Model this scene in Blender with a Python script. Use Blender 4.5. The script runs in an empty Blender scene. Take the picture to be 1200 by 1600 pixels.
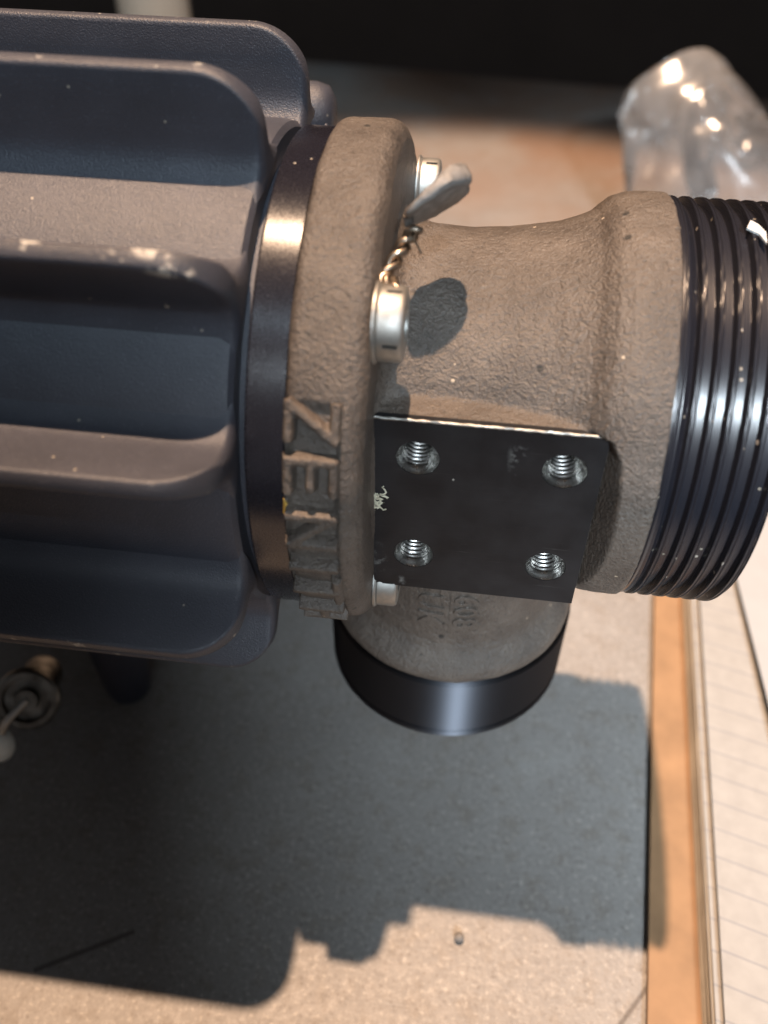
import bpy, bmesh, math, random
from mathutils import Vector, Matrix, noise
R = math.radians
S = 0.01                      # all shapes below are written in centimetres
HZ = 10.4                     # height of the main axis above the bench (cm)
scene = bpy.context.scene
COL = scene.collection
random.seed(4)

# ------------------------------------------------------------------ camera
cam_d = bpy.data.cameras.new('camera'); cam = bpy.data.objects.new('camera', cam_d); COL.objects.link(cam)
scene.camera = cam
def cam_matrix(px, py, pz, yaw, pitch, roll):
    f = Vector((math.sin(yaw)*math.cos(pitch), math.cos(yaw)*math.cos(pitch), -math.sin(pitch)))
    r = f.cross(Vector((0, 0, 1))).normalized(); u = r.cross(f)
    c, s = math.cos(roll), math.sin(roll)
    r2 = c*r + s*u; u2 = -s*r + c*u
    m = Matrix((r2, u2, -f)).transposed().to_4x4()
    m.translation = Vector((px, py, pz))*S
    return m
cam.matrix_world = cam_matrix(1.482, -11.979, 8.817+HZ, -0.122, 0.779, 0.011)
cam_d.sensor_fit = 'VERTICAL'; cam_d.sensor_height = 24; cam_d.lens = 24*1400/1600
cam_d.clip_start = 0.005; cam_d.clip_end = 20
cam_d.dof.use_dof = True; cam_d.dof.focus_distance = 0.137; cam_d.dof.aperture_fstop = 21/2.3
cam_d.dof.aperture_blades = 0

# ------------------------------------------------------------------ world, lamps, exposure
w = bpy.data.worlds.new('World'); scene.world = w; w.use_nodes = True
w.node_tree.nodes['Background'].inputs[0].default_value = (0.86, 0.87, 0.92, 1)
w.node_tree.nodes['Background'].inputs[1].default_value = 0.105
def aim(o, src, dst):
    o.location = Vector(src)*S
    o.rotation_euler = (Vector(dst)-Vector(src)).to_track_quat('-Z', 'Y').to_euler()
def spot(name, src, dst, power, col, half, blend, rad):
    d = bpy.data.lights.new(name, 'SPOT'); o = bpy.data.objects.new(name, d); COL.objects.link(o)
    d.energy = power; d.color = col; d.spot_size = R(2*half); d.spot_blend = blend; d.shadow_soft_size = rad*S
    aim(o, src, dst); return o
def area(name, src, dst, power, col, sx, sy):
    d = bpy.data.lights.new(name, 'AREA'); o = bpy.data.objects.new(name, d); COL.objects.link(o)
    d.energy = power; d.color = col; d.shape = 'RECTANGLE'; d.size = sx*S; d.size_y = sy*S
    aim(o, src, dst); return o
spot('bench_lamp', (-7, 18.5, 160), (1, 9, 0), 222, (1.0, 0.675, 0.45), 10.6, 0.25, 1.4)
COOL = (0.64, 0.84, 1.0)
def cool_spot(name, src, a, b, rad, power, blend, size, COOL=COOL):
    src = Vector(src); T = Vector((0, 0, HZ)); f = (T-src); D = f.length; f.normalize()
    r = f.cross(Vector((0, 0, 1))).normalized(); u = r.cross(f)
    spot(name, src, T+r*a+u*b, power, COOL, math.degrees(math.atan(rad/D)), blend, size)
cool_spot('cool_fill_barrel', (18, -62, 105), -4, 13, 13.7, 28, .10, 3)  # half of one cool front light; cone edge stands in for a phone's shadow
cool_spot('cool_fill_port', (25, -85, 70), 13.2, -6, 13.9, 92, .13, 6, (0.78, 0.90, 1.0))  # added second spot, cone shaped to keep the left of the bench dark
scene.view_settings.view_transform = 'Standard'; scene.view_settings.look = 'None'
scene.view_settings.exposure = 0; scene.view_settings.gamma = 1
scene.cycles.max_bounces = 8

# ------------------------------------------------------------------ helpers
def tag(o, label=None, cat=None, group=None, kind=None):
    if label: o['label'] = label
    if cat: o['category'] = cat
    if group: o['group'] = group
    if kind: o['kind'] = kind
    return o
def link(name, me, mat, parent=None):
    o = bpy.data.objects.new(name, me); COL.objects.link(o)
    if mat and not me.materials: me.materials.append(mat)
    if parent: o.parent = parent
    return o
def empty(name, loc, label, cat, group=None):
    o = bpy.data.objects.new(name, None); COL.objects.link(o)
    o.location = Vector(loc)*S; o.empty_display_size = 0.01
    return tag(o, label, cat, group)
def mesh(name, bm, smooth=35):
    bmesh.ops.recalc_face_normals(bm, faces=bm.faces)
    for v in bm.verts: v.co *= S
    me = bpy.data.meshes.new(name); bm.to_mesh(me); bm.free()
    if smooth:
        me.shade_smooth(); me.set_sharp_from_angle(angle=R(smooth))
    return me
def lathe(bm, prof, n=96, axis='x', close=True, c=(0, 0, 0), wob=None):
    """turn a list of (position, radius) about an axis; the ends are capped"""
    rings = []
    for (t, r) in prof:
        ring = []
        for k in range(n):
            a = 2*math.pi*k/n
            rr = r + (wob(t, a) if wob else 0)
            if axis == 'x': p = (t, -rr*math.cos(a), rr*math.sin(a))
            elif axis == 'z': p = (rr*math.cos(a), rr*math.sin(a), t)
            else: p = (rr*math.cos(a), t, rr*math.sin(a))
            ring.append(bm.verts.new(Vector(p)+Vector(c)))
        rings.append(ring)
    for A, B in zip(rings, rings[1:]):
        for k in range(n):
            bm.faces.new((A[k], A[(k+1) % n], B[(k+1) % n], B[k]))
    if close:
        bm.faces.new(rings[0]); bm.faces.new(rings[-1])
    return bm
def box(bm, x0, x1, y0, y1, z0, z1, M=None):
    r = bmesh.ops.create_cube(bm, size=1)
    for v in r['verts']:
        v.co = Vector((x0+(v.co.x+.5)*(x1-x0), y0+(v.co.y+.5)*(y1-y0), z0+(v.co.z+.5)*(z1-z0)))
        if M: v.co = M @ v.co
    return r['verts']
def bevel(bm, off, seg=2, ang=30):
    es = [e for e in bm.edges if len(e.link_faces) == 2 and e.calc_face_angle(0) > R(ang)]
    bmesh.ops.bevel(bm, geom=es, offset=off, segments=seg, affect='EDGES', profile=0.5)
def tube(bm, pts, rad, n=8):
    pts = [Vector(p) for p in pts]; rings = []
    up = Vector((0.3, 0.2, 1)).normalized()
    for i, p in enumerate(pts):
        t = (pts[min(i+1, len(pts)-1)]-pts[max(i-1, 0)]).normalized()
        a = t.cross(up).normalized(); b = t.cross(a)
        r = rad(i/(len(pts)-1)) if callable(rad) else rad
        rings.append([bm.verts.new(p + r*(a*math.cos(2*math.pi*k/n)+b*math.sin(2*math.pi*k/n))) for k in range(n)])
    for A, B in zip(rings, rings[1:]):
        for k in range(n): bm.faces.new((A[k], A[(k+1) % n], B[(k+1) % n], B[k]))
    bm.faces.new(rings[0]); bm.faces.new(rings[-1])
def baked(me, mods):
    """run modifiers on a mesh once and return the finished mesh"""
    o = bpy.data.objects.new('tmp', me); COL.objects.link(o)
    for typ, kw in mods:
        m = o.modifiers.new(typ, typ)
        for k, v in kw.items(): setattr(m, k, v)
    dg = bpy.context.evaluated_depsgraph_get(); dg.update()
    out = bpy.data.meshes.new_from_object(o.evaluated_get(dg))
    bpy.data.objects.remove(o)
    return out

# ------------------------------------------------------------------ materials
class N:
    def __init__(s, name):
        s.m = bpy.data.materials.new(name); s.m.use_nodes = True
        s.t = s.m.node_tree; s.b = s.t.nodes['Principled BSDF']
        s.co = s.t.nodes.new('ShaderNodeTexCoord').outputs['Object']
    def n(s, typ, ins=(), **kw):
        x = s.t.nodes.new('ShaderNode'+typ)
        for k, v in kw.items(): setattr(x, k, v)
        for k, v in (ins.items() if isinstance(ins, dict) else enumerate(ins)):
            if v is None: continue
            if hasattr(v, 'is_output'): s.t.links.new(v, x.inputs[k])
            else: x.inputs[k].default_value = v
        return x
    def noise(s, scale, detail=3, rough=.55, co=None):
        return s.n('TexNoise', {'Vector': co or s.co, 'Scale': scale, 'Detail': detail, 'Roughness': rough}).outputs['Fac']
    def vor(s, scale, co=None, feature='F1', rnd=1.0):
        return s.n('TexVoronoi', {'Vector': co or s.co, 'Scale': scale, 'Randomness': rnd}, feature=feature)
    def m2(s, op, a, b=None, c=None):
        return s.n('Math', [a, b, c], operation=op).outputs[0]
    def rng(s, v, a, b, c=0., d=1.):
        return s.n('MapRange', {0: v, 1: a, 2: b, 3: c, 4: d}).outputs[0]
    def mix(s, f, a, b):
        x = s.n('Mix', {0: f}, data_type='RGBA')
        for i, v in ((6, a), (7, b)):
            if hasattr(v, 'is_output'): s.t.links.new(v, x.inputs[i])
            else: x.inputs[i].default_value = (*v, 1)
        return x.outputs[2]
    def specks(s, scale, size, keep):
        v = s.vor(scale)
        hit = s.m2('LESS_THAN', v.outputs['Distance'], size)
        pick = s.m2('GREATER_THAN', s.n('SeparateColor', [v.outputs['Color']]).outputs[0], 1-keep)
        return s.m2('MULTIPLY', hit, pick)
    def set(s, **kw):
        for k, v in kw.items():
            k = {'col': 'Base Color', 'rough': 'Roughness', 'metal': 'Metallic', 'spec': 'Specular IOR Level', 'trans': 'Transmission Weight', 'coat': 'Coat Weight', 'aniso': 'Anisotropic'}[k]
            if hasattr(v, 'is_output'): s.t.links.new(v, s.b.inputs[k])
            else: s.b.inputs[k].default_value = (*v, 1) if isinstance(v, tuple) else v
        return s
    def bump(s, h, dist, strength=1.0):
        b = s.n('Bump', {'Height': h, 'Distance': dist, 'Strength': strength})
        s.t.links.new(b.outputs[0], s.b.inputs['Normal']); return s
    def xyz(s):
        x = s.n('SeparateXYZ', [s.co]).outputs; return x[0], x[1], x[2]

def mat_cast():
    n = N('cast_coated_alloy')
    big = n.noise(110, 5, .6); fine = n.noise(2500, 3, .62); mid = n.noise(1300, 3, .6)
    col = n.mix(n.rng(big, .3, .7), (.070, .057, .048), (.138, .114, .095))
    col = n.mix(n.rng(fine, .60, .72, 0, .5), col, (.30, .255, .205))
    col = n.mix(n.rng(mid, .42, .30, 0, .8), col, (.045, .04, .036))
    col = n.mix(n.rng(n.noise(45, 4, .7), .56, .72, 0, .55), col, (.055, .048, .042))
    col = n.mix(n.m2('MULTIPLY', n.specks(420, .11, .10), .8), col, (.55, .45, .33))
    pit = n.specks(300, .16, .05)
    col = n.mix(pit, col, (.03, .028, .026))
    h = n.m2('ADD', n.m2('MULTIPLY', fine, .9), n.m2('MULTIPLY', mid, .7))
    peb = n.vor(1150, feature='SMOOTH_F1').outputs['Distance']
    h = n.m2('ADD', n.m2('SUBTRACT', h, n.m2('MULTIPLY', pit, .6)), n.m2('MULTIPLY', peb, -.45))
    pits2 = n.m2('MULTIPLY', n.specks(760, .17, .10), n.rng(n.noise(90, 3), .45, .6))
    h = n.m2('SUBTRACT', h, n.m2('MULTIPLY', pits2, .8)); col = n.mix(n.m2('MULTIPLY', pits2, .7), col, (.03, .027, .024))
    return n.set(col=col, rough=n.rng(fine, .3, .7, .34, .56), spec=.6).bump(h, .00036, .95).m
def mat_anod(name, base, rough, wear=False, dust=.06, grain=.00006):
    n = N(name)
    g = n.noise(3600, 2, .7); big = n.noise(120, 4)
    col = n.mix(n.rng(big, .3, .7), base, tuple(c*1.25 for c in base))
    col = n.mix(n.rng(g, .62, .74, 0, .55), col, tuple(min(1, c*3.2+.02) for c in base))
    if dust: col = n.mix(n.m2('MULTIPLY', n.m2('MAXIMUM', n.specks(260, .08, dust), n.specks(520, .10, dust*.8)), .9), col, (.42, .37, .30))
    x, y, z = n.xyz()
    rr = n.m2('SQRT', n.m2('ADD', n.m2('MULTIPLY', y, y), n.m2('MULTIPLY', z, z)))
    if wear:      # rubbed bare metal along the fin tips, and two chipped spots on the fin that faces the viewer
        chip = n.noise(340, 5, .65)
        tip = n.rng(rr, .0506, .0513)
        f = n.m2('MULTIPLY', n.m2('MULTIPLY', tip, n.rng(chip, .60, .66)), .7)
        for (cx, cy, cz, sx) in ((-.0222, -.0327, .0389, .0030), (-.0185, -.0342, .0369, .0048), (-.0365, -.0327, .0389, .0020)):
            d = n.n('VectorMath', [n.n('VectorMath', [n.co, (cx, cy, cz)], operation='SUBTRACT').outputs[0], (1/sx, 1/.0016, 1/.0016)], operation='MULTIPLY')
            L = n.n('VectorMath', [d.outputs[0]], operation='LENGTH').outputs['Value']
            f = n.m2('MAXIMUM', f, n.m2('MULTIPLY', n.rng(L, 1.0, .5), n.rng(n.noise(700, 3), .47, .53)))
        col = n.mix(f, col, (.50, .47, .42))
    return n.set(col=col, rough=n.rng(g, .3, .7, rough-.05, rough+.07), spec=.6).bump(g, grain*3.2, .7).m
def mat_black_turned():
    n = N('black_turned_alloy')
    x, y, z = n.xyz()
    line = n.noise(1, 2, .6, co=n.n('CombineXYZ', [n.m2('MULTIPLY', x, 9000), 0., 0.]).outputs[0])
    col = n.mix(n.specks(330, .12, .20), (.014, .0145, .020), (.42, .38, .33))
    col = n.mix(n.m2('MULTIPLY', n.specks(620, .15, .16), .8), col, (.30, .27, .22))
    return n.set(col=col, rough=n.rng(line, .3, .7, .20, .36), spec=.55).bump(line, .00002, .5).m
def mat_plate():
    n = N('black_milled_face')
    sc = n.n('Mapping', {'Vector': n.co, 'Rotation': (0, R(28), 0), 'Scale': (260, 1, 5200)}).outputs[0]
    mill = n.noise(1, 3, .6, co=sc)
    sc2 = n.n('Mapping', {'Vector': n.co, 'Rotation': (0, R(-33), 0), 'Scale': (70, 1, 4200)}).outputs[0]
    scr = n.noise(1, 3, .6, co=sc2); big = n.noise(140, 4)
    col = n.mix(n.rng(big, .35, .7), (.011, .011, .0125), (.021, .021, .023))
    col = n.mix(n.m2('MULTIPLY', n.rng(scr, .63, .76, 0, .45), n.rng(n.noise(210, 3), .45, .6)), col, (.15, .145, .14))
    sm = n.noise(420, 4, .7)
    spot_ = None
    for (cx, cz, sx, sz) in ((.0216, .0080, .0016, .0038), (.0026, -.0150, .0016, .0040), (.0062, -.0196, .0010, .0014)):
        d = n.n('VectorMath', [n.n('VectorMath', [n.co, (cx, -.0262, cz)], operation='SUBTRACT').outputs[0], (1/sx, 1., 1/sz)], operation='MULTIPLY')
        L = n.rng(n.n('VectorMath', [d.outputs[0]], operation='LENGTH').outputs['Value'], 1., .1)
        spot_ = L if spot_ is None else n.m2('MAXIMUM', spot_, L)
    col = n.mix(n.m2('MULTIPLY', spot_, n.rng(sm, .5, .68, 0, .8)), col, (.24, .24, .23))
    col = n.mix(n.m2('MULTIPLY', n.specks(300, .07, .12), .9), col, (.4, .38, .34))
    return n.set(col=col, rough=n.rng(mill, .3, .7, .34, .5), spec=.22).bump(mill, .00002, .5).m
def mat_metal(name, col, rough, var=.25, scale=500):
    n = N(name); a = n.noise(scale, 4)
    c = n.mix(n.rng(a, .35, .7), col, tuple(x*(1-var) for x in col))
    return n.set(col=c, rough=n.rng(a, .3, .7, rough-.06, rough+.1), metal=1.0).bump(a, .00004, .4).m
def mat_plain(name, col, rough, var=.15, scale=400, spec=.5, bump=.00003):
    n = N(name); a = n.noise(scale, 4)
    c = n.mix(n.rng(a, .35, .7), col, tuple(x*(1-var) for x in col))
    return n.set(col=c, rough=rough, spec=spec).bump(a, bump, .5).m
def mat_bench():
    n = N('speckled_bench_top')
    grain = n.noise(950, 3, .7); mid = n.noise(420, 4, .65); big = n.noise(22, 4)
    col = n.mix(n.rng(big, .3, .7), (.205, .193, .182), (.252, .240, .227))
    col = n.mix(n.rng(n.noise(170, 5, .68), .50, .66, 0, .5), col, (.17, .145, .12))
    col = n.mix(n.rng(grain, .57, .68, 0, .5), col, (.075, .055, .042))
    col = n.mix(n.rng(grain, .43, .31, 0, .75), col, (.44, .41, .37))
    x, y, z = n.xyz()
    rust = n.m2('MULTIPLY', n.rng(n.noise(16, 4), .30, .60), n.rng(y, .16, .34))
    col = n.mix(n.m2('MULTIPLY', rust, .6), col, (.22, .115, .06))
    def seg(x0, y0, x1, y1, wd):
        L = math.hypot(x1-x0, y1-y0); c, s_ = (x1-x0)/L, (y1-y0)/L
        u = n.m2('ADD', n.m2('MULTIPLY', n.m2('SUBTRACT', x, x0), c), n.m2('MULTIPLY', n.m2('SUBTRACT', y, y0), s_))
        v = n.m2('ABSOLUTE', n.m2('SUBTRACT', n.m2('MULTIPLY', n.m2('SUBTRACT', y, y0), c), n.m2('MULTIPLY', n.m2('SUBTRACT', x, x0), s_)))
        return n.m2('MULTIPLY', n.rng(v, wd, wd*.4), n.m2('MULTIPLY', n.m2('GREATER_THAN', u, 0.), n.m2('LESS_THAN', u, L)))
    cut_ = n.m2('MAXIMUM', seg(-.0615, -.0660, -.044, -.0560, .0007), seg(.0520, -.0640, .0615, -.0515, .0006))
    col = n.mix(n.m2('MULTIPLY', cut_, .8), col, (.07, .06, .055))
    sc = n.noise(1, 2, .5, co=n.n('Mapping', {'Vector': n.co, 'Rotation': (0, 0, R(-62)), 'Scale': (30, 1500, 1)}).outputs[0])
    col = n.mix(n.rng(sc, .68, .78, 0, .3), col, (.42, .42, .41))
    col = n.mix(n.rng(n.noise(38, 5, .7), .55, .75, 0, .35), col, (.33, .325, .315))
    return n.set(col=col, rough=n.rng(mid, .3, .7, .38, .6), spec=.45).bump(n.m2('ADD', grain, mid), .00020, .7).m
def mat_paper():
    n = N('ruled_paper')
    d = n.n('VectorRotate', {'Vector': n.co, 'Angle': R(16)}, rotation_type='Z_AXIS').outputs[0]
    yy = n.n('SeparateXYZ', [d]).outputs[1]
    fr = n.m2('FRACT', n.m2('MULTIPLY', n.m2('ADD', yy, 1.), 1/.0062))
    ln = n.m2('LESS_THAN', fr, .06)
    a = n.noise(300, 4)
    col = n.mix(n.rng(a, .3, .7), (.265, .257, .244), (.305, .296, .28))
    col = n.mix(n.m2('MULTIPLY', ln, .5), col, (.13, .14, .17))
    return n.set(col=col, rough=.7).bump(a, .00003, .4).m
def mat_bag():
    n = N('clear_wrinkled_film')
    out = n.t.nodes['Material Output']
    a = n.noise(32, 3, .5)
    bmp = n.n('Bump', {'Height': a, 'Distance': .004, 'Strength': .3}).outputs[0]
    gl = n.n('BsdfGlossy', {'Color': (.62, .62, .62, 1), 'Roughness': .18, 'Normal': bmp}).outputs[0]
    tl = n.n('BsdfTranslucent', {'Color': (.9, .9, .9, 1), 'Normal': bmp}).outputs[0]
    df = n.n('BsdfDiffuse', {'Color': (.6, .61, .63, 1), 'Normal': bmp}).outputs[0]
    tr = n.n('BsdfTransparent', {'Color': (.97, .97, .97, 1)}).outputs[0]
    s1 = n.n('MixShader', {0: .5, 1: tl, 2: df}).outputs[0]
    s2 = n.n('MixShader', {0: n.rng(a, .3, .7, .14, .46), 1: tr, 2: s1}).outputs[0]
    fr = n.n('Fresnel', {'IOR': 1.5, 'Normal': bmp}).outputs[0]
    s3 = n.n('MixShader', {0: n.m2('ADD', fr, .06), 1: s2, 2: gl}).outputs[0]
    n.t.links.new(s3, out.inputs['Surface']); return n.m

M_CAST = mat_cast()
M_BODY = mat_anod('navy_grey_anodised', (.046, .048, .061), .42, wear=True)
def turned(m, axis, amount):
    t = m.node_tree; tg = t.nodes.new('ShaderNodeTangent'); tg.direction_type = 'RADIAL'; tg.axis = axis
    b = t.nodes['Principled BSDF']; t.links.new(tg.outputs[0], b.inputs['Tangent']); b.inputs['Anisotropic'].default_value = amount; b.inputs['Anisotropic Rotation'].default_value = .25
    return m
M_RING = turned(mat_anod('dark_glossy_anodised', (.011, .0105, .015), .25, dust=.13, grain=.000002), 'X', .7)
M_RING.node_tree.nodes['Principled BSDF'].inputs['Specular IOR Level'].default_value = 1.0
M_THREAD = mat_black_turned()
M_PLATE = mat_plate()
M_STEEL = mat_metal('dull_zinc_steel', (.50, .49, .46), .50)
M_OLDSTEEL = mat_metal('stained_steel', (.26, .245, .22), .36, .7, 300)
M_BRIGHT = mat_metal('bright_cut_steel', (.50, .49, .47), .28, .55, 1100)
M_WIRE = mat_metal('twisted_lock_wire', (.50, .40, .31), .38, .6, 900)
M_LEAD = mat_plain('grey_lead', (.26, .245, .23), .55, .5, 700, bump=.0002)
M_DARK = mat_plain('dark_void', (.012, .012, .013), .6)
M_FOOT = mat_plain('navy_paint', (.035, .038, .055), .5)
M_BENCH = mat_bench()
M_WALL = mat_plain('black_wall_paint', (.10, .082, .072), .75, scale=20)
M_PAPER = mat_paper()
M_EDGE = mat_plain('page_edges', (.40, .36, .30), .8, .35, 60)
M_COVER = mat_plain('orange_card', (.29, .17, .088), .6, .3, 90)
M_SHEET = mat_plain('white_sheet', (.34, .345, .35), .65, .05, 200)
M_BAG = mat_bag()
M_NYLON = mat_plain('milky_nylon', (.80, .86, .84), .35, .1)
M_CREAM = mat_plain('cream_plastic', (.72, .64, .52), .5, .1, 60)
M_LINT = mat_plain('pale_lint', (.62, .58, .44), .8)
M_FLAKE = mat_plain('white_flake', (.72, .73, .72), .4)
M_GOLD = mat_plain('yellow_flake', (.75, .47, .10), .5)
M_LINE = mat_plain('scratch_dark', (.09, .08, .075), .6)

# ------------------------------------------------------------------ setting
bm = bmesh.new()
P = [(-70, -45), (85, -45), (85, 37.6), (-70, 51.5)]
top = [bm.verts.new((x, y, 0)) for x, y in P]; bot = [bm.verts.new((x, y, -4)) for x, y in P]
bm.faces.new(top); bm.faces.new(bot[::-1])
for i in range(4): bm.faces.new((top[i], bot[i], bot[(i+1) % 4], top[(i+1) % 4]))
tag(link('workbench', mesh('workbench', bm, 0), M_BENCH), 'speckled grey bench top under the finned housing', kind='structure')
bm = bmesh.new(); box(bm, -160, 170, 75, 79, -90, 150)
tag(link('wall', mesh('wall', bm, 0), M_WALL), 'black wall behind the bench', kind='structure')
bm = bmesh.new(); box(bm, -160, 170, -100, 75, -94, -90)
tag(link('floor', mesh('floor', bm, 0), M_WALL), 'dark floor below the bench', kind='structure')

# ------------------------------------------------------------------ the finned housing (one thing)
A = empty('finned_housing', (0, 0, HZ), 'dark finned cylindrical housing bolted to a brown cast flange with threaded end and hanging port', 'machine part')

# barrel between the fins
bm = bmesh.new()
lathe(bm, [(-12, 3.85), (-1.72, 3.85), (-1.58, 3.82), (-1.52, 3.74), (-1.52, 3.45), (-1.30, 3.45)], 160)
link('barrel', mesh('barrel', bm), M_BODY, A)
# fins
def fin_mesh(ang, lean=0, rt=5.12):
    bm = bmesh.new(); a = R(ang); tip0 = Vector((0, -math.cos(a), math.sin(a)))*rt; a = R(ang+lean)
    er = Vector((0, -math.cos(a), math.sin(a))); et = Vector((0, math.sin(a), math.cos(a))); base = tip0-er*rt
    x_end = -1.47; rc = .82; rows = []
    xs = [-12, -10, -8, -7, -6, -5, -4.2, -3.6, -3.0, -2.6]+[x_end-rc+rc*math.sin(R(t)) for t in range(0, 88, 6)]+[x_end-.004, x_end]
    for x in xs:
        d = max(0, x-(x_end-rc))
        top = rt-rc+math.sqrt(max(0, rc*rc-d*d)) if d > 0 else rt
        edge = 1.0
        dd = x-(x_end-.10)
        if dd > 0: edge = math.sqrt(max(.02, 1-(dd/.10)**2*.85))
        row = []
        def half(r):      # half thickness at radius r: root fillet, draft, round tip
            h = .25-.14*(r-3.9)/1.2
            if r < 4.18: h += .26*((4.18-r)/.38)**2.2
            return max(.05, h)
        prof = []
        rs = [3.70, 3.80, 3.88, 3.96, 4.05, 4.16, 4.3, 4.5, 4.7]
        tr = min(.07, half(top))
        for r in rs:
            if r < top-.16: prof.append((half(r), r))
            else: prof.append((half(min(r, top-.16)), top-.16))
        h = half(top-.15)
        for t in (0, 30, 55, 75): prof.append((h-tr+tr*math.cos(R(t)), top-tr+tr*math.sin(R(t))))
        full = [(q*edge, r) for q, r in prof]+[(-q*edge, r) for q, r in prof[::-1]]
        for q, r in full: row.append(bm.verts.new(Vector((x, 0, 0))+base+er*r+et*q))
        rows.append(row)
    m = len(rows[0])
    for A_, B_ in zip(rows, rows[1:]):
        for k in range(m): bm.faces.new((A_[k], A_[(k+1) % m], B_[(k+1) % m], B_[k]))
    bm.faces.new(rows[0]); bm.faces.new(rows[-1])
    bmesh.ops.remove_doubles(bm, verts=bm.verts, dist=1e-4)
    return mesh('fin', bm, 50)
for ang in (114, 80, 48.6, 19, -16.5, -50, -83, 148, 181, 214, 246):
    link('fin', fin_mesh(ang, -23 if ang == 114 else 0), M_BODY, A)
# glossy retaining ring
bm = bmesh.new()
lathe(bm, [(-1.385, 3.4), (-1.385, 3.70), (-1.365, 3.755), (-1.335, 3.78), (-.86, 3.78), (-.835, 3.70), (-.835, 3.4)], 200)
link('retaining_ring', mesh('retaining_ring', bm, 30), M_RING, A)
# lug behind the upper end of the barrel
bm = bmesh.new()
lathe(bm, [(-3.4, .5), (-1.6, .56), (-1.38, .50), (-1.27, .33)], 32, c=(-.22, 4.25, 2.55)); 
link('lug', mesh('lug', bm, 60), M_BODY, A)

# casting: flange, neck, collar, pad block and port pipe fused into one rough cast body
bm = bmesh.new()
lathe(bm, [(-.85, 3.2), (-.85, 3.80), (-.80, 3.88), (-.72, 3.915), (-.10, 3.93), (.02, 3.90), (.11, 3.82), (.17, 3.68), (.175, 2.4)], 180)
lathe(bm, [(.0, 3.0), (.17, 2.85), (.24, 2.68), (.36, 2.56), (.6, 2.49), (1.2, 2.47), (1.8, 2.52), (2.5, 2.64), (2.85, 2.76), (3.02, 2.84),
           (3.12, 2.95), (3.25, 3.06), (3.45, 3.13), (3.7, 3.15), (4.03, 3.15)], 180)
# pad block with a small draft towards the front and a scooped top
box(bm, .17, 3.33, -2.58, -.6, -2.09, 1.30)
lathe(bm, [(-5.02, 1.95), (-5.01, 2.36), (-4.88, 2.39), (-4.72, 2.35), (-4.55, 2.24), (-4.40, 2.13), (-4.22, 2.06), (-3.6, 2.02), (-2.4, 2.02), (-1.0, 2.02)], 120, 'z', c=(1.393, 0, 0))
me = mesh('casting', bm, 0)
me = baked(me, [('REMESH', dict(mode='VOXEL', voxel_size=.034*S)), ('SMOOTH', dict(factor=.5, iterations=9))])
HOLES = [(.797, .633), (2.814, .633), (.797, -1.311), (2.814, -1.311)]
BOLTS = ((47.4, 3.538), (146.8, 3.538), (-46, 3.25), (-130, 3.4))
bm = bmesh.new(); bm.from_mesh(me)
bm.normal_update()
dead = []
for v in bm.verts:
    p = v.co*100
    if p.y < -1.25 and p.x > .2 and any((p.x-hx)**2+(p.z-hz)**2 < .33**2 for hx, hz in HOLES): dead.append(v); continue
    fade = 1.0
    if .05 < p.x < .8:      # flat spot faces under the bolt heads
        for e, br in BOLTS:
            d = math.hypot(p.y+br*math.cos(R(e)), p.z-br*math.sin(R(e)))
            if d < .58: p.x = min(p.x, .165); fade = 0
    if p.x < 3.33 and p.y < -2.56 and p.x > .2 and -2.2 < p.z < 1.31: p.y = -2.56; fade = 0
    if 3.33 <= p.x < 4.2 and p.y < -2: p.y = max(p.y, -2.575-(p.x-3.33)*2.4-max(0, p.z-1.1)*1.0-max(0, -1.9-p.z)*1.5)
    if p.y < -2.5 and .2 < p.x < 3.31 and -2.08 < p.z < 1.29: fade = 0
    rr = math.hypot(p.y, p.z)
    if rr > 3.6 and -.82 < p.x < -.10:
        el = math.degrees(math.atan2(p.z, -p.y))
        k = min(1, max(0, (31.5-el)/2.5))*min(1, max(0, (el+38)/3))*min(1, max(0, (-.10-p.x)/.05))
        q_ = 1-.07*k/rr; p.y *= q_; p.z *= q_
    dd = (.012*noise.noise(p*1.9)+.005*noise.noise(p*5.5)+.003*noise.noise(p*15))*fade
    v.co = (p+v.normal*dd)/100
bmesh.ops.delete(bm, geom=dead, context='VERTS')
bm.to_mesh(me); bm.free()
me.shade_smooth()
CAST = link('flange_casting', me, M_CAST, A)

# raised foundry letters round the flange rim, read downwards
def letter(strokes, e0, e1, xb=-.76, xt=-.17):
    """strokes: (u0,v0,u1,v1); u runs down the rim, v across it (letter height)"""
    bm = bmesh.new(); rim = 3.87; L = (R(e0)-R(e1))*rim
    for (u0, v0, u1, v1) in strokes:
        a = Vector((u0*L, xb+v0*(xt-xb))); b = Vector((u1*L, xb+v1*(xt-xb)))
        d = (b-a).normalized(); nrm = Vector((-d.y, d.x)); a = a-d*.05; b = b+d*.05
        q = []
        for hgt, wdt in ((-.08, .105), (.09, .072), (.155, .042)):
            for pt in (a-nrm*wdt, a+nrm*wdt, b+nrm*wdt, b-nrm*wdt):
                an = R(e0)-pt.x/rim; rr = rim+hgt
                q.append(bm.verts.new((pt.y, -rr*math.cos(an), rr*math.sin(an))))
        for lv in (0, 4):
            for k in range(4): bm.faces.new((q[lv+k], q[lv+(k+1) % 4], q[lv+4+(k+1) % 4], q[lv+4+k]))
        bm.faces.new(q[0:4]); bm.faces.new(q[8:12])
    me = mesh('raised_letter', bm, 0)
    me = baked(me, [('REMESH', dict(mode='VOXEL', voxel_size=.019*S)), ('SMOOTH', dict(factor=.5, iterations=3))])
    for v in me.vertices: v.co += Vector((noise.noise(v.co*900), noise.noise(v.co*900+Vector((9, 0, 0))), noise.noise(v.co*900+Vector((0, 9, 0)))))*.007*S
    me.shade_smooth()
    return link('raised_letter', me, M_CAST, CAST)
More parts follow.
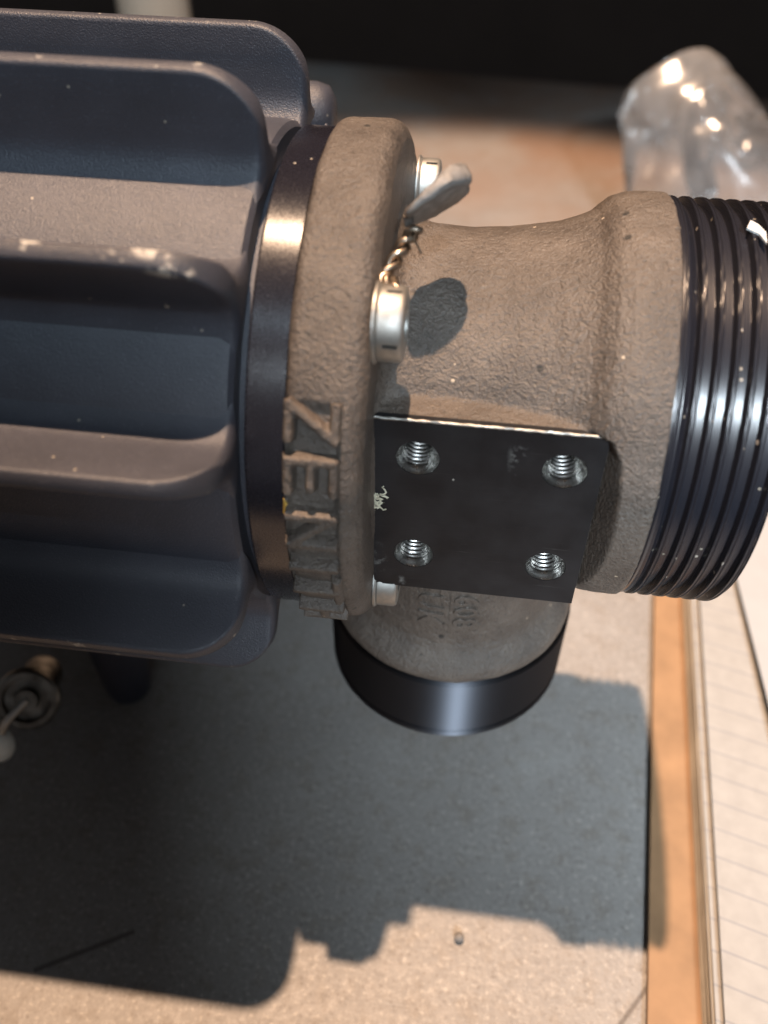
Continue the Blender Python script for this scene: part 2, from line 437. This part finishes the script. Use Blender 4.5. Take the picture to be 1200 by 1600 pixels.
letter([(0, 1, .95, 1), (0, 0, .95, 0), (0, 0, .95, 1)], 30.5, 24.0)                      # Z
letter([(0, 0, 0, 1), (0, .0, .8, 0), (0, .5, .7, .5), (0, 1, .8, 1)], 20.0, 12.5)         # E
letter([(0, 0, 0, 1), (1, 0, 1, 1), (0, 1, 1, 0)], 8.3, 1.4)                               # N
letter([(0, 0, 0, 1)], -5.4, -6.4)                                                         # I
letter([(.5, 0, .5, 1), (0, 1, 1, 1)], -10.2, -18.4)                                       # T
letter([(0, 0, 0, 1), (1, 0, 1, 1), (0, .5, 1, .5)], -24.5, -32.5)                         # H

# small raised figures on the port pipe, in two shallow framed panels
def pipe_text(txt, x_off, z_top, size):
    c = bpy.data.curves.new('txt', 'FONT'); c.body = txt; c.size = size; c.extrude = .04; c.bevel_depth = .012; c.bevel_resolution = 1
    c.space_character = 1.08
    o = bpy.data.objects.new('txt', c); COL.objects.link(o)
    dg = bpy.context.evaluated_depsgraph_get(); dg.update()
    me = bpy.data.meshes.new_from_object(o.evaluated_get(dg)); bpy.data.objects.remove(o)
    rp = 2.035
    for v in me.vertices:
        u, h, d = v.co                       # u runs down the pipe, letter tops to the right
        th = (x_off+h)/rp
        v.co = Vector((1.393+(rp+d)*math.sin(th), -(rp+d)*math.cos(th), z_top-u))*S
    me.shade_smooth(); me.set_sharp_from_angle(angle=R(40))
    me.materials.clear()
    return link('raised_figures', me, M_CAST, CAST)
pipe_text('EUK', -.50, -2.58, .62)
pipe_text('17608', .12, -2.28, .56)
def pipe_panel(x0, x1, z0, z1):
    bm = bmesh.new(); rp = 2.0; n = 8
    for rr0, rr1 in ((rp, 2.042),):
        g = []
        for k in range(n+1):
            th = (x0+(x1-x0)*k/n)/rp
            g.append([bm.verts.new((1.393+r*math.sin(th), -r*math.cos(th), z)) for r, z in ((rr0, z0), (rr1, z0), (rr1, z1), (rr0, z1))])
        for a, b in zip(g, g[1:]):
            for k in range(4): bm.faces.new((a[k], a[(k+1) % 4], b[(k+1) % 4], b[k]))
        bm.faces.new(g[0]); bm.faces.new(g[-1])
    bevel(bm, .012, 2, 50)
    link('raised_panel', mesh('raised_panel', bm, 50), M_CAST, CAST)
pipe_panel(-.68, .0, -4.22, -2.2); pipe_panel(.04, .72, -4.62, -2.2)

# milled pad with four tapped holes
bm = bmesh.new()
outer = [bm.verts.new((x, -2.612, z)) for x, z in ((.189, -2.088), (3.325, -2.088), (3.325, 1.301), (.189, 1.301))]
edges = [bm.edges.new((outer[i], outer[(i+1) % 4])) for i in range(4)]
for hx, hz in HOLES:
    c = [bm.verts.new((hx+.305*math.cos(2*math.pi*k/40), -2.612, hz+.305*math.sin(2*math.pi*k/40))) for k in range(40)]
    edges += [bm.edges.new((c[k], c[(k+1) % 40])) for k in range(40)]
bmesh.ops.triangle_fill(bm, edges=edges, use_beauty=True, use_dissolve=False)
ex = bmesh.ops.extrude_face_region(bm, geom=list(bm.faces))
for v in [g for g in ex['geom'] if isinstance(g, bmesh.types.BMVert)]: v.co.y = -2.50
PAD = link('milled_pad', mesh('milled_pad', bm, 30), M_PLATE, A)
PAD.location.y = -.0003
# thin bare burr where the pad was cut from the casting
bm = bmesh.new()
pts = [(.19+3.13*i/60, -2.618+.012*noise.noise((i*.7, 0, 0)), 1.302+.014*noise.noise((i*.5, 3, 0))) for i in range(61)]
tube(bm, pts, lambda t: .020+.010*noise.noise((t*31, 1, 2)), 6)
link('bare_edge', mesh('bare_edge', bm, 60), M_STEEL, PAD)
def tapped(hx, hz):
    bm = bmesh.new(); n = 48; pitch = .085
    prof = [(-2.606, .300), (-2.590, .296), (-2.545, .272), (-2.50, .243)]
    rows = []
    for t, r in prof: rows.append([(t, r)]*n)
    for i in range(1, 120):
        t = -2.50+i*.0085
        row = []
        for k in range(n):
            ph = ((t+2.5)/pitch-k/n) % 1.0
            tri = abs(ph*2-1)
            fade = min(1, i/10)
            row.append((t, .243-.042*fade*(tri if tri < .85 else .85)+.0))
        rows.append(row)
    V = [[bm.verts.new((hx+r*math.cos(2*math.pi*k/n), t, hz+r*math.sin(2*math.pi*k/n))) for k, (t, r) in enumerate(row)] for row in rows]
    for a, b in zip(V, V[1:]):
        for k in range(n): bm.faces.new((a[k], a[(k+1) % n], b[(k+1) % n], b[k]))
    tip = bm.verts.new((hx, -1.38, hz))
    for k in range(n): bm.faces.new((V[-1][k], V[-1][(k+1) % n], tip))
    return mesh('tapped_hole', bm, 60)
for hx, hz in HOLES: link('tapped_hole', tapped(hx, hz), M_BRIGHT, PAD)

# threaded end
bm = bmesh.new(); n = 200; pitch = .228; rows = []
xs0 = 3.99; nx = 260
def thread_r(x, a):
    ph = ((x-4.14)/pitch-a/(2*math.pi)) % 1.0
    t = abs(ph*2-1)                 # 0 mid crest, 1 root
    k = min(1, max(0, (t-.26)/.30))
    dep = .105*min(1, max(0, (x-4.13)/.10))*min(1, max(0, (5.56-x)/.05))
    return 3.112-dep*k+.014*min(1, max(0, (t-.06)/.1))*(1-k)-.014
prof = [(3.99, 2.9), (3.99, 3.09), (4.01, 3.112)]+[(4.02+i*(5.46-4.02)/nx, None) for i in range(nx+1)]+[(5.485, 3.04), (5.5, 2.98), (5.5, 2.35), (4.4, 2.3)]
for x, r in prof:
    rows.append([bm.verts.new((x, -(r or thread_r(x, 2*math.pi*k/n))*math.cos(2*math.pi*k/n), (r or thread_r(x, 2*math.pi*k/n))*math.sin(2*math.pi*k/n))) for k in range(n)])
for a, b in zip(rows, rows[1:]):
    for k in range(n): bm.faces.new((a[k], a[(k+1) % n], b[(k+1) % n], b[k]))
bm.faces.new(rows[0]); bm.faces.new(rows[-1])
link('threaded_end', mesh('threaded_end', bm, 24), M_THREAD, A)

# turned ring at the foot of the port
bm = bmesh.new()
lathe(bm, [(-4.9, 1.9), (-5.00, 2.10), (-5.035, 2.385), (-5.07, 2.42), (-6.50, 2.421), (-6.53, 2.385), (-6.57, 2.385), (-6.60, 2.421), (-6.72, 2.421), (-6.765, 2.36), (-6.765, 1.8), (-5.5, 1.75)], 160, 'z', c=(1.393, 0, 0))
n_ = N('dark_satin_turned'); zz = n_.xyz()[2]
ln_ = n_.noise(1, 2, .6, co=n_.n('CombineXYZ', [n_.m2('MULTIPLY', zz, 5000), 0., 0.]).outputs[0])
n_.set(col=n_.mix(n_.specks(180, .10, .06), (.105, .112, .130), (.3, .27, .22)), rough=n_.rng(ln_, .3, .7, .52, .60), spec=.8, aniso=1.0, metal=1.0).bump(ln_, .00001, .4)
n_.b.inputs['Anisotropic Rotation'].default_value = .25
tg_ = n_.n('Tangent', direction_type='RADIAL', axis='Z'); n_.t.links.new(tg_.outputs[0], n_.b.inputs['Tangent'])
link('port_ring', mesh('port_ring', bm, 30), n_.m, A)

# three lock-wired bolts
def bolt_mesh():
    bm = bmesh.new()
    lathe(bm, [(.22, .40), (.22, .462), (.245, .478), (.50, .478), (.545, .455), (.56, .40), (.56, .22), (.46, .20)], 56)
    me = mesh('bolt_head', bm, 30)
    bmc = bmesh.new()
    for k in range(2): box(bmc, .315, .50, -.62, .62, -.028, .028, Matrix.Rotation(R(90*k), 4, 'X'))
    cme = mesh('cut', bmc, 0); c = bpy.data.objects.new('cut', cme); COL.objects.link(c)
    me = baked(me, [('BOOLEAN', dict(object=c, operation='DIFFERENCE', solver='EXACT', use_self=True))]); bpy.data.objects.remove(c)
    me.shade_smooth(); me.set_sharp_from_angle(angle=R(30)); return me
BH = bolt_mesh()
bm = bmesh.new(); lathe(bm, [(.166, .36), (.166, .505), (.175, .515), (.20, .515), (.21, .50), (.221, .495), (.221, .38)], 56); WA = mesh('washer', bm, 30)
for (e, br), tw in zip(BOLTS, (3, 12, -38, 0)):
    b = link('bolt', BH, M_STEEL, A); b.location = Vector((0, -br*math.cos(R(e)), br*math.sin(R(e))))*S; b.rotation_euler = (R(tw), 0, 0)
    wsh = link('washer', WA, M_STEEL, b)

# twisted lock wire and its lead seal
def lerp_path(pts, n):
    pts = [Vector(p) for p in pts]; out = []
    for i in range(n):
        t = i/(n-1)*(len(pts)-1); k = min(int(t), len(pts)-2); f = t-k
        p0 = pts[max(k-1, 0)]; p1 = pts[k]; p2 = pts[k+1]; p3 = pts[min(k+2, len(pts)-1)]
        out.append(.5*((2*p1)+(p2-p0)*f+(2*p0-5*p1+4*p2-p3)*f*f+(3*p1-p0-3*p2+p3)*f**3))
    return out
def twisted(path, turns, rad, rw, name='lock_wire'):
    path = lerp_path(path, 90); o = None
    for s in (0, 1):
        pts = []
        for i, p in enumerate(path):
            t = (path[min(i+1, 89)]-path[max(i-1, 0)]).normalized(); a = t.cross(Vector((1, .2, .1))).normalized(); b = t.cross(a)
            ph = math.pi*s+2*math.pi*turns*i/89
            pts.append(p+rad*(a*math.cos(ph)+b*math.sin(ph)))
        bm = bmesh.new(); tube(bm, pts, rw, 8)
        link(name, mesh(name, bm, 60), M_WIRE, A)
twisted([(.36, -2.10, 2.98), (.25, -1.98, 2.96), (.24, -1.83, 2.93), (.33, -1.55, 3.05), (.44, -1.35, 3.20), (.55, -1.22, 3.30)], 3.2, .062, .050)
for k in range(2):
    p0 = Vector((.50+.05*k, -1.30+.02*k, 3.28)); bm = bmesh.new()
    tube(bm, lerp_path([p0, p0+Vector((-.05+.04*k, -.12, .02-.05*k)), p0+Vector((.03+.07*k, -.30+.05*k, -.10-.06*k))], 12), .013, 6)
    link('frayed_strand', mesh('frayed_strand', bm, 60), M_WIRE, A)
bm = bmesh.new(); tube(bm, lerp_path([(.50, -2.30, 2.98), (.38, -2.22, 3.05), (.24, -2.2, 2.97), (.16, -2.32, 2.80)], 20), .036, 8)
link('wire_end', mesh('wire_end', bm, 60), M_WIRE, A)
a1 = Vector((.743, .516, .428)).normalized(); a2 = Vector((.087, -.707, .702)); a2 = (a2-a1*a2.dot(a1)).normalized(); a3 = a1.cross(a2)
bm = bmesh.new(); rings = []; nn = 40; cc = Vector((.76, -1.07, 3.66))
for hgt, sc in ((-.10, .80), (-.088, .93), (-.05, 1.0), (.04, 1.0), (.08, .94), (.095, .80)):
    rg = []
    for k in range(nn):
        th = 2*math.pi*k/nn
        c_, s_ = math.cos(th), math.sin(th)
        ra = .49*sc; rb = .44*sc
        pw = .62
        u = math.copysign(abs(c_)**pw, c_)*ra; v = math.copysign(abs(s_)**pw, s_)*rb
        thick = 1.0+.75*u/.5
        p = cc+a1*u+a2*v+a3*hgt*thick
        p += a3*(.03*noise.noise(p*5)-.05*math.exp(-(v/.06)**2)*(hgt > 0))+a1*.07*noise.noise(p*4+Vector((3, 3, 3)))+a2*.05*noise.noise(p*6)
        rg.append(bm.verts.new(p))
    rings.append(rg)
for a_, b_ in zip(rings, rings[1:]):
    for k in range(nn): bm.faces.new((a_[k], a_[(k+1) % nn], b_[(k+1) % nn], b_[k]))
bm.faces.new(rings[0]); bm.faces.new(rings[-1])
link('lead_seal', mesh('lead_seal', bm, 50), M_LEAD, A)

# support foot and drain fitting under the barrel
bm = bmesh.new()
lathe(bm, [(-HZ+.02, .40), (-HZ+.06, .52), (-HZ+.6, .60), (-HZ+2.2, .66), (-4.2, .8), (-3.2, .8)], 40, 'z', c=(-6.45, .15, 0))
link('support_foot', mesh('support_foot', bm, 60), M_FOOT, A)
bm = bmesh.new()
lathe(bm, [(-8.6, 1.2), (-8.4, 1.5), (-5.0, 1.6), (-3.2, 1.6)], 40, 'z', c=(-9.3, 1.6, 0))
link('sump', mesh('sump', bm, 60), M_FOOT, A)
FX, FY, FZ = -7.68, -1.85, 2.25-HZ
T = Matrix.Translation((FX, FY, FZ)) @ Matrix.Rotation(R(24), 4, 'Y') @ Matrix.Rotation(R(52), 4, 'X')
def part_lathe(name, prof, mat, n=40):
    bm = bmesh.new(); lathe(bm, prof, n, 'z')
    for v in bm.verts: v.co = T @ v.co
    return link(name, mesh(name, bm, 40), mat, A)
fit = part_lathe('drain_fitting', [(-1.6, .45), (-.30, .46), (-.26, .64), (-.12, .70), (.07, .70), (.13, .64), (.13, .52), (.02, .48), (.02, .28), (.18, .25), (.18, .02)], M_OLDSTEEL)
bm = bmesh.new(); tube(bm, lerp_path([(FX+.05, FY-.1, FZ+.1), (FX-.25, FY-.55, FZ-.10), (FX-.42, FY-.75, FZ-.45)], 14), .085, 10)
link('fitting_stem', mesh('fitting_stem', bm, 60), M_STEEL, A)
bm = bmesh.new(); bmesh.ops.create_uvsphere(bm, u_segments=24, v_segments=16, radius=.34)
for v in bm.verts: v.co = Vector((v.co.x*.95, v.co.y, v.co.z*1.35))+Vector((FX-.52, FY-.80, FZ-.72))
link('nylon_plug', mesh('nylon_plug', bm, 60), M_NYLON, A)

# ------------------------------------------------------------------ small debris
def fleck(name, mat, pts, thick, label, cat):
    bm = bmesh.new(); c = sum((Vector(p) for p in pts), Vector())/len(pts)
    nrm = (Vector(pts[1])-Vector(pts[0])).cross(Vector(pts[2])-Vector(pts[0])).normalized()
    a = [bm.verts.new(Vector(p)) for p in pts]; b = [bm.verts.new(Vector(p)+nrm*thick) for p in pts]
    bm.faces.new(a); bm.faces.new(b); k = len(pts)
    for i in range(k): bm.faces.new((a[i], a[(i+1) % k], b[(i+1) % k], b[i]))
    for v in bm.verts: v.co.z += HZ
    return tag(link(name, mesh(name, bm, 30), mat), label, cat)
def onring(x, e, r): return (x, -r*math.cos(R(e)), r*math.sin(R(e)))
fleck('yellow_flake', M_GOLD, [onring(-.86, 10.5, 3.80), onring(-.815, 9.8, 3.88), onring(-.82, 8.4, 3.89), onring(-.80, 7.6, 3.90), onring(-.87, 6.9, 3.81)], .03, 'tiny bright yellow flake wedged between the glossy ring and the lettered flange', 'flake')
fleck('white_flake', M_FLAKE, [onring(4.90, 86, 3.14), onring(4.97, 89.5, 3.15), onring(5.06, 88, 3.14), onring(5.14, 85, 3.13), onring(5.12, 80, 3.14), onring(5.05, 84, 3.13)], .03, 'white paint flake stuck on the top of the black thread', 'flake')
bm = bmesh.new()
for i in range(16):
    p = Vector((.19+random.uniform(-.05, .10), -2.64, -.28+random.uniform(-.16, .2))); pts = [p]
    for k in range(6):
        p = p+Vector((random.uniform(-.05, .06), random.uniform(-.03, .012), random.uniform(-.06, .05))); p.y = min(p.y, -2.63); pts.append(p)
    tube(bm, pts, .011+.006*random.random(), 5)
for v in bm.verts: v.co.z += HZ
tag(link('lint_tuft', mesh('lint_tuft', bm, 60), M_LINT), 'small pale tuft of lint caught on the left edge of the black pad', 'lint', kind=None)
bm = bmesh.new(); bmesh.ops.create_uvsphere(bm, u_segments=20, v_segments=14, radius=.105)
for v in bm.verts:
    v.co += v.co.normalized()*.01*noise.noise(v.co*14); v.co += Vector((2.26, -4.87, .10))
tag(link('metal_bead', mesh('metal_bead', bm, 60), M_LEAD), 'tiny grey metal bead lying on the bench at the shadow edge', 'bead')

# ------------------------------------------------------------------ notebook on the right
NB = empty('notebook', (6.6, -.5, 0), 'thick notebook with orange card cover and ruled cream pages on the bench', 'notebook')
O = Vector((6.6, -.5, 0))
def slab(name, mat, corners, z0, z1, parent, curl=None, n=14, sag=0):
    """corners: left-front, right-front, right-back, left-back"""
    lf, rf, rb, lb = [Vector((x, y, 0)) for x, y in corners]; bm = bmesh.new(); G = {}
    for top in (0, 1):
        for i in range(n+1):
            for j in range(n+1):
                s, t = i/n, j/n
                p = (lf*(1-s)+rf*s)*(1-t)+(lb*(1-s)+rb*s)*t
                p.z = (z1 if top else z0)+(curl(s, t) if curl else 0)
                G[top, i, j] = bm.verts.new(p-O)
    for i in range(n):
        for j in range(n):
            for top in (0, 1):
                bm.faces.new((G[top, i, j], G[top, i+1, j], G[top, i+1, j+1], G[top, i, j+1]))
    for i in range(n):
        for j in (0, n): bm.faces.new((G[0, i, j], G[0, i+1, j], G[1, i+1, j], G[1, i, j]))
        for j in (0, n): bm.faces.new((G[0, j, i], G[0, j, i+1], G[1, j, i+1], G[1, j, i]))
    return link(name, mesh(name, bm, 40), mat, parent)
slab('cover', M_COVER, [(5.62, -9.5), (17, -10.5), (19, 13), (7.75, 13)], .03, .22, NB)
edge0 = lambda y: 7.02+(y+5.8)*.068
zz = .22
for k in range(7):
    dx = random.uniform(-.03, .03)+.012*k; th = random.uniform(.05, .09)
    slab('page', M_EDGE if k < 6 else M_PAPER, [(edge0(-9.5)+dx, -9.4), (16.6, -10.3), (18.6, 12.5), (edge0(12.5)+dx, 12.5)], zz, zz+th, NB); zz += th+.006
slab('page', M_PAPER, [(edge0(-9.5)+.20, -9.4), (16.6, -10.3), (18.6, 12.5), (edge0(12.5)+.26, 12.5)], zz+.05, zz+.09, NB, curl=lambda s, t: .10*math.sin(math.pi*t)+.25*s*(1-s))
# loose white sheet lying on the pages, its left edge lifted
sh = slab('paper_sheet', M_SHEET, [(9.35, -9), (19, -9.5), (20, 14), (8.75, 10)], 1.0, 1.015, None, curl=lambda s, t: .22*math.exp(-s*7)+.10*math.sin(5*t)+.05)
sh.location = O*S
tag(sh, 'loose white sheet with lifted left edge lying over the ruled pages of the notebook', 'paper')

# ------------------------------------------------------------------ things at the back
def bag():
    bm = bmesh.new(); n = 44
    # outline of the pouch on a leaning plane: u across, v up
    lf, rf, rb, lb = Vector((7.9, 24, .05)), Vector((19.5, 19, .05)), Vector((9.3, 27.2, 7.4)), Vector((6.1, 25.5, 5.4))
    for side in (-1, 1):
        G = {}
        for i in range(n+1):
            for j in range(n+1):
                s, t = i/n, j/n
                p = (lf*(1-s)+rf*s)*(1-t)+(lb*(1-s)+rb*s)*t
                bulge = (math.sin(math.pi*s)*math.sin(math.pi*min(1, t*1.02)))**.6*1.7 if 0 < s < 1 and 0 < t < 1 else 0
                f = noise.noise(p*.33+Vector((side, 0, 5)))*1.0+abs(noise.noise(p*.42+Vector((7, side, 1))))*2.6+noise.noise(p*1.7)*.25
                edge = min(1, 6*min(s, 1-s, t+.15, 1-t)+.15)
                p.z += .9*t*max(0, math.sin(math.pi*(s*1.05-.05)))**.8
                p += Vector((noise.noise(p*.5)*.5, -side*bulge*(.75+.5*f)+.7*f*edge, .5*f*edge*t))
                p.z = max(.03, p.z)
                G[i, j] = bm.verts.new(p)
        for i in range(n):
            for j in range(n): bm.faces.new((G[i, j], G[i+1, j], G[i+1, j+1], G[i, j+1]))
    bmesh.ops.remove_doubles(bm, verts=bm.verts, dist=.02)
    return tag(link('plastic_bag', mesh('plastic_bag', bm, 50), M_BAG), 'crumpled clear plastic bag standing on the bench behind the threaded end', 'bag')
bag()
bm = bmesh.new()
lathe(bm, [(.01, 2.3), (.3, 2.5), (1.2, 2.4), (2.0, 1.75), (4, 1.7), (22, 1.7), (22.2, 1.5)], 40, 'z', c=(-15.6, 34, 0))
tag(link('cream_post', mesh('cream_post', bm, 40), M_CREAM), 'pale cream upright post on the bench behind the topmost fin', 'post')
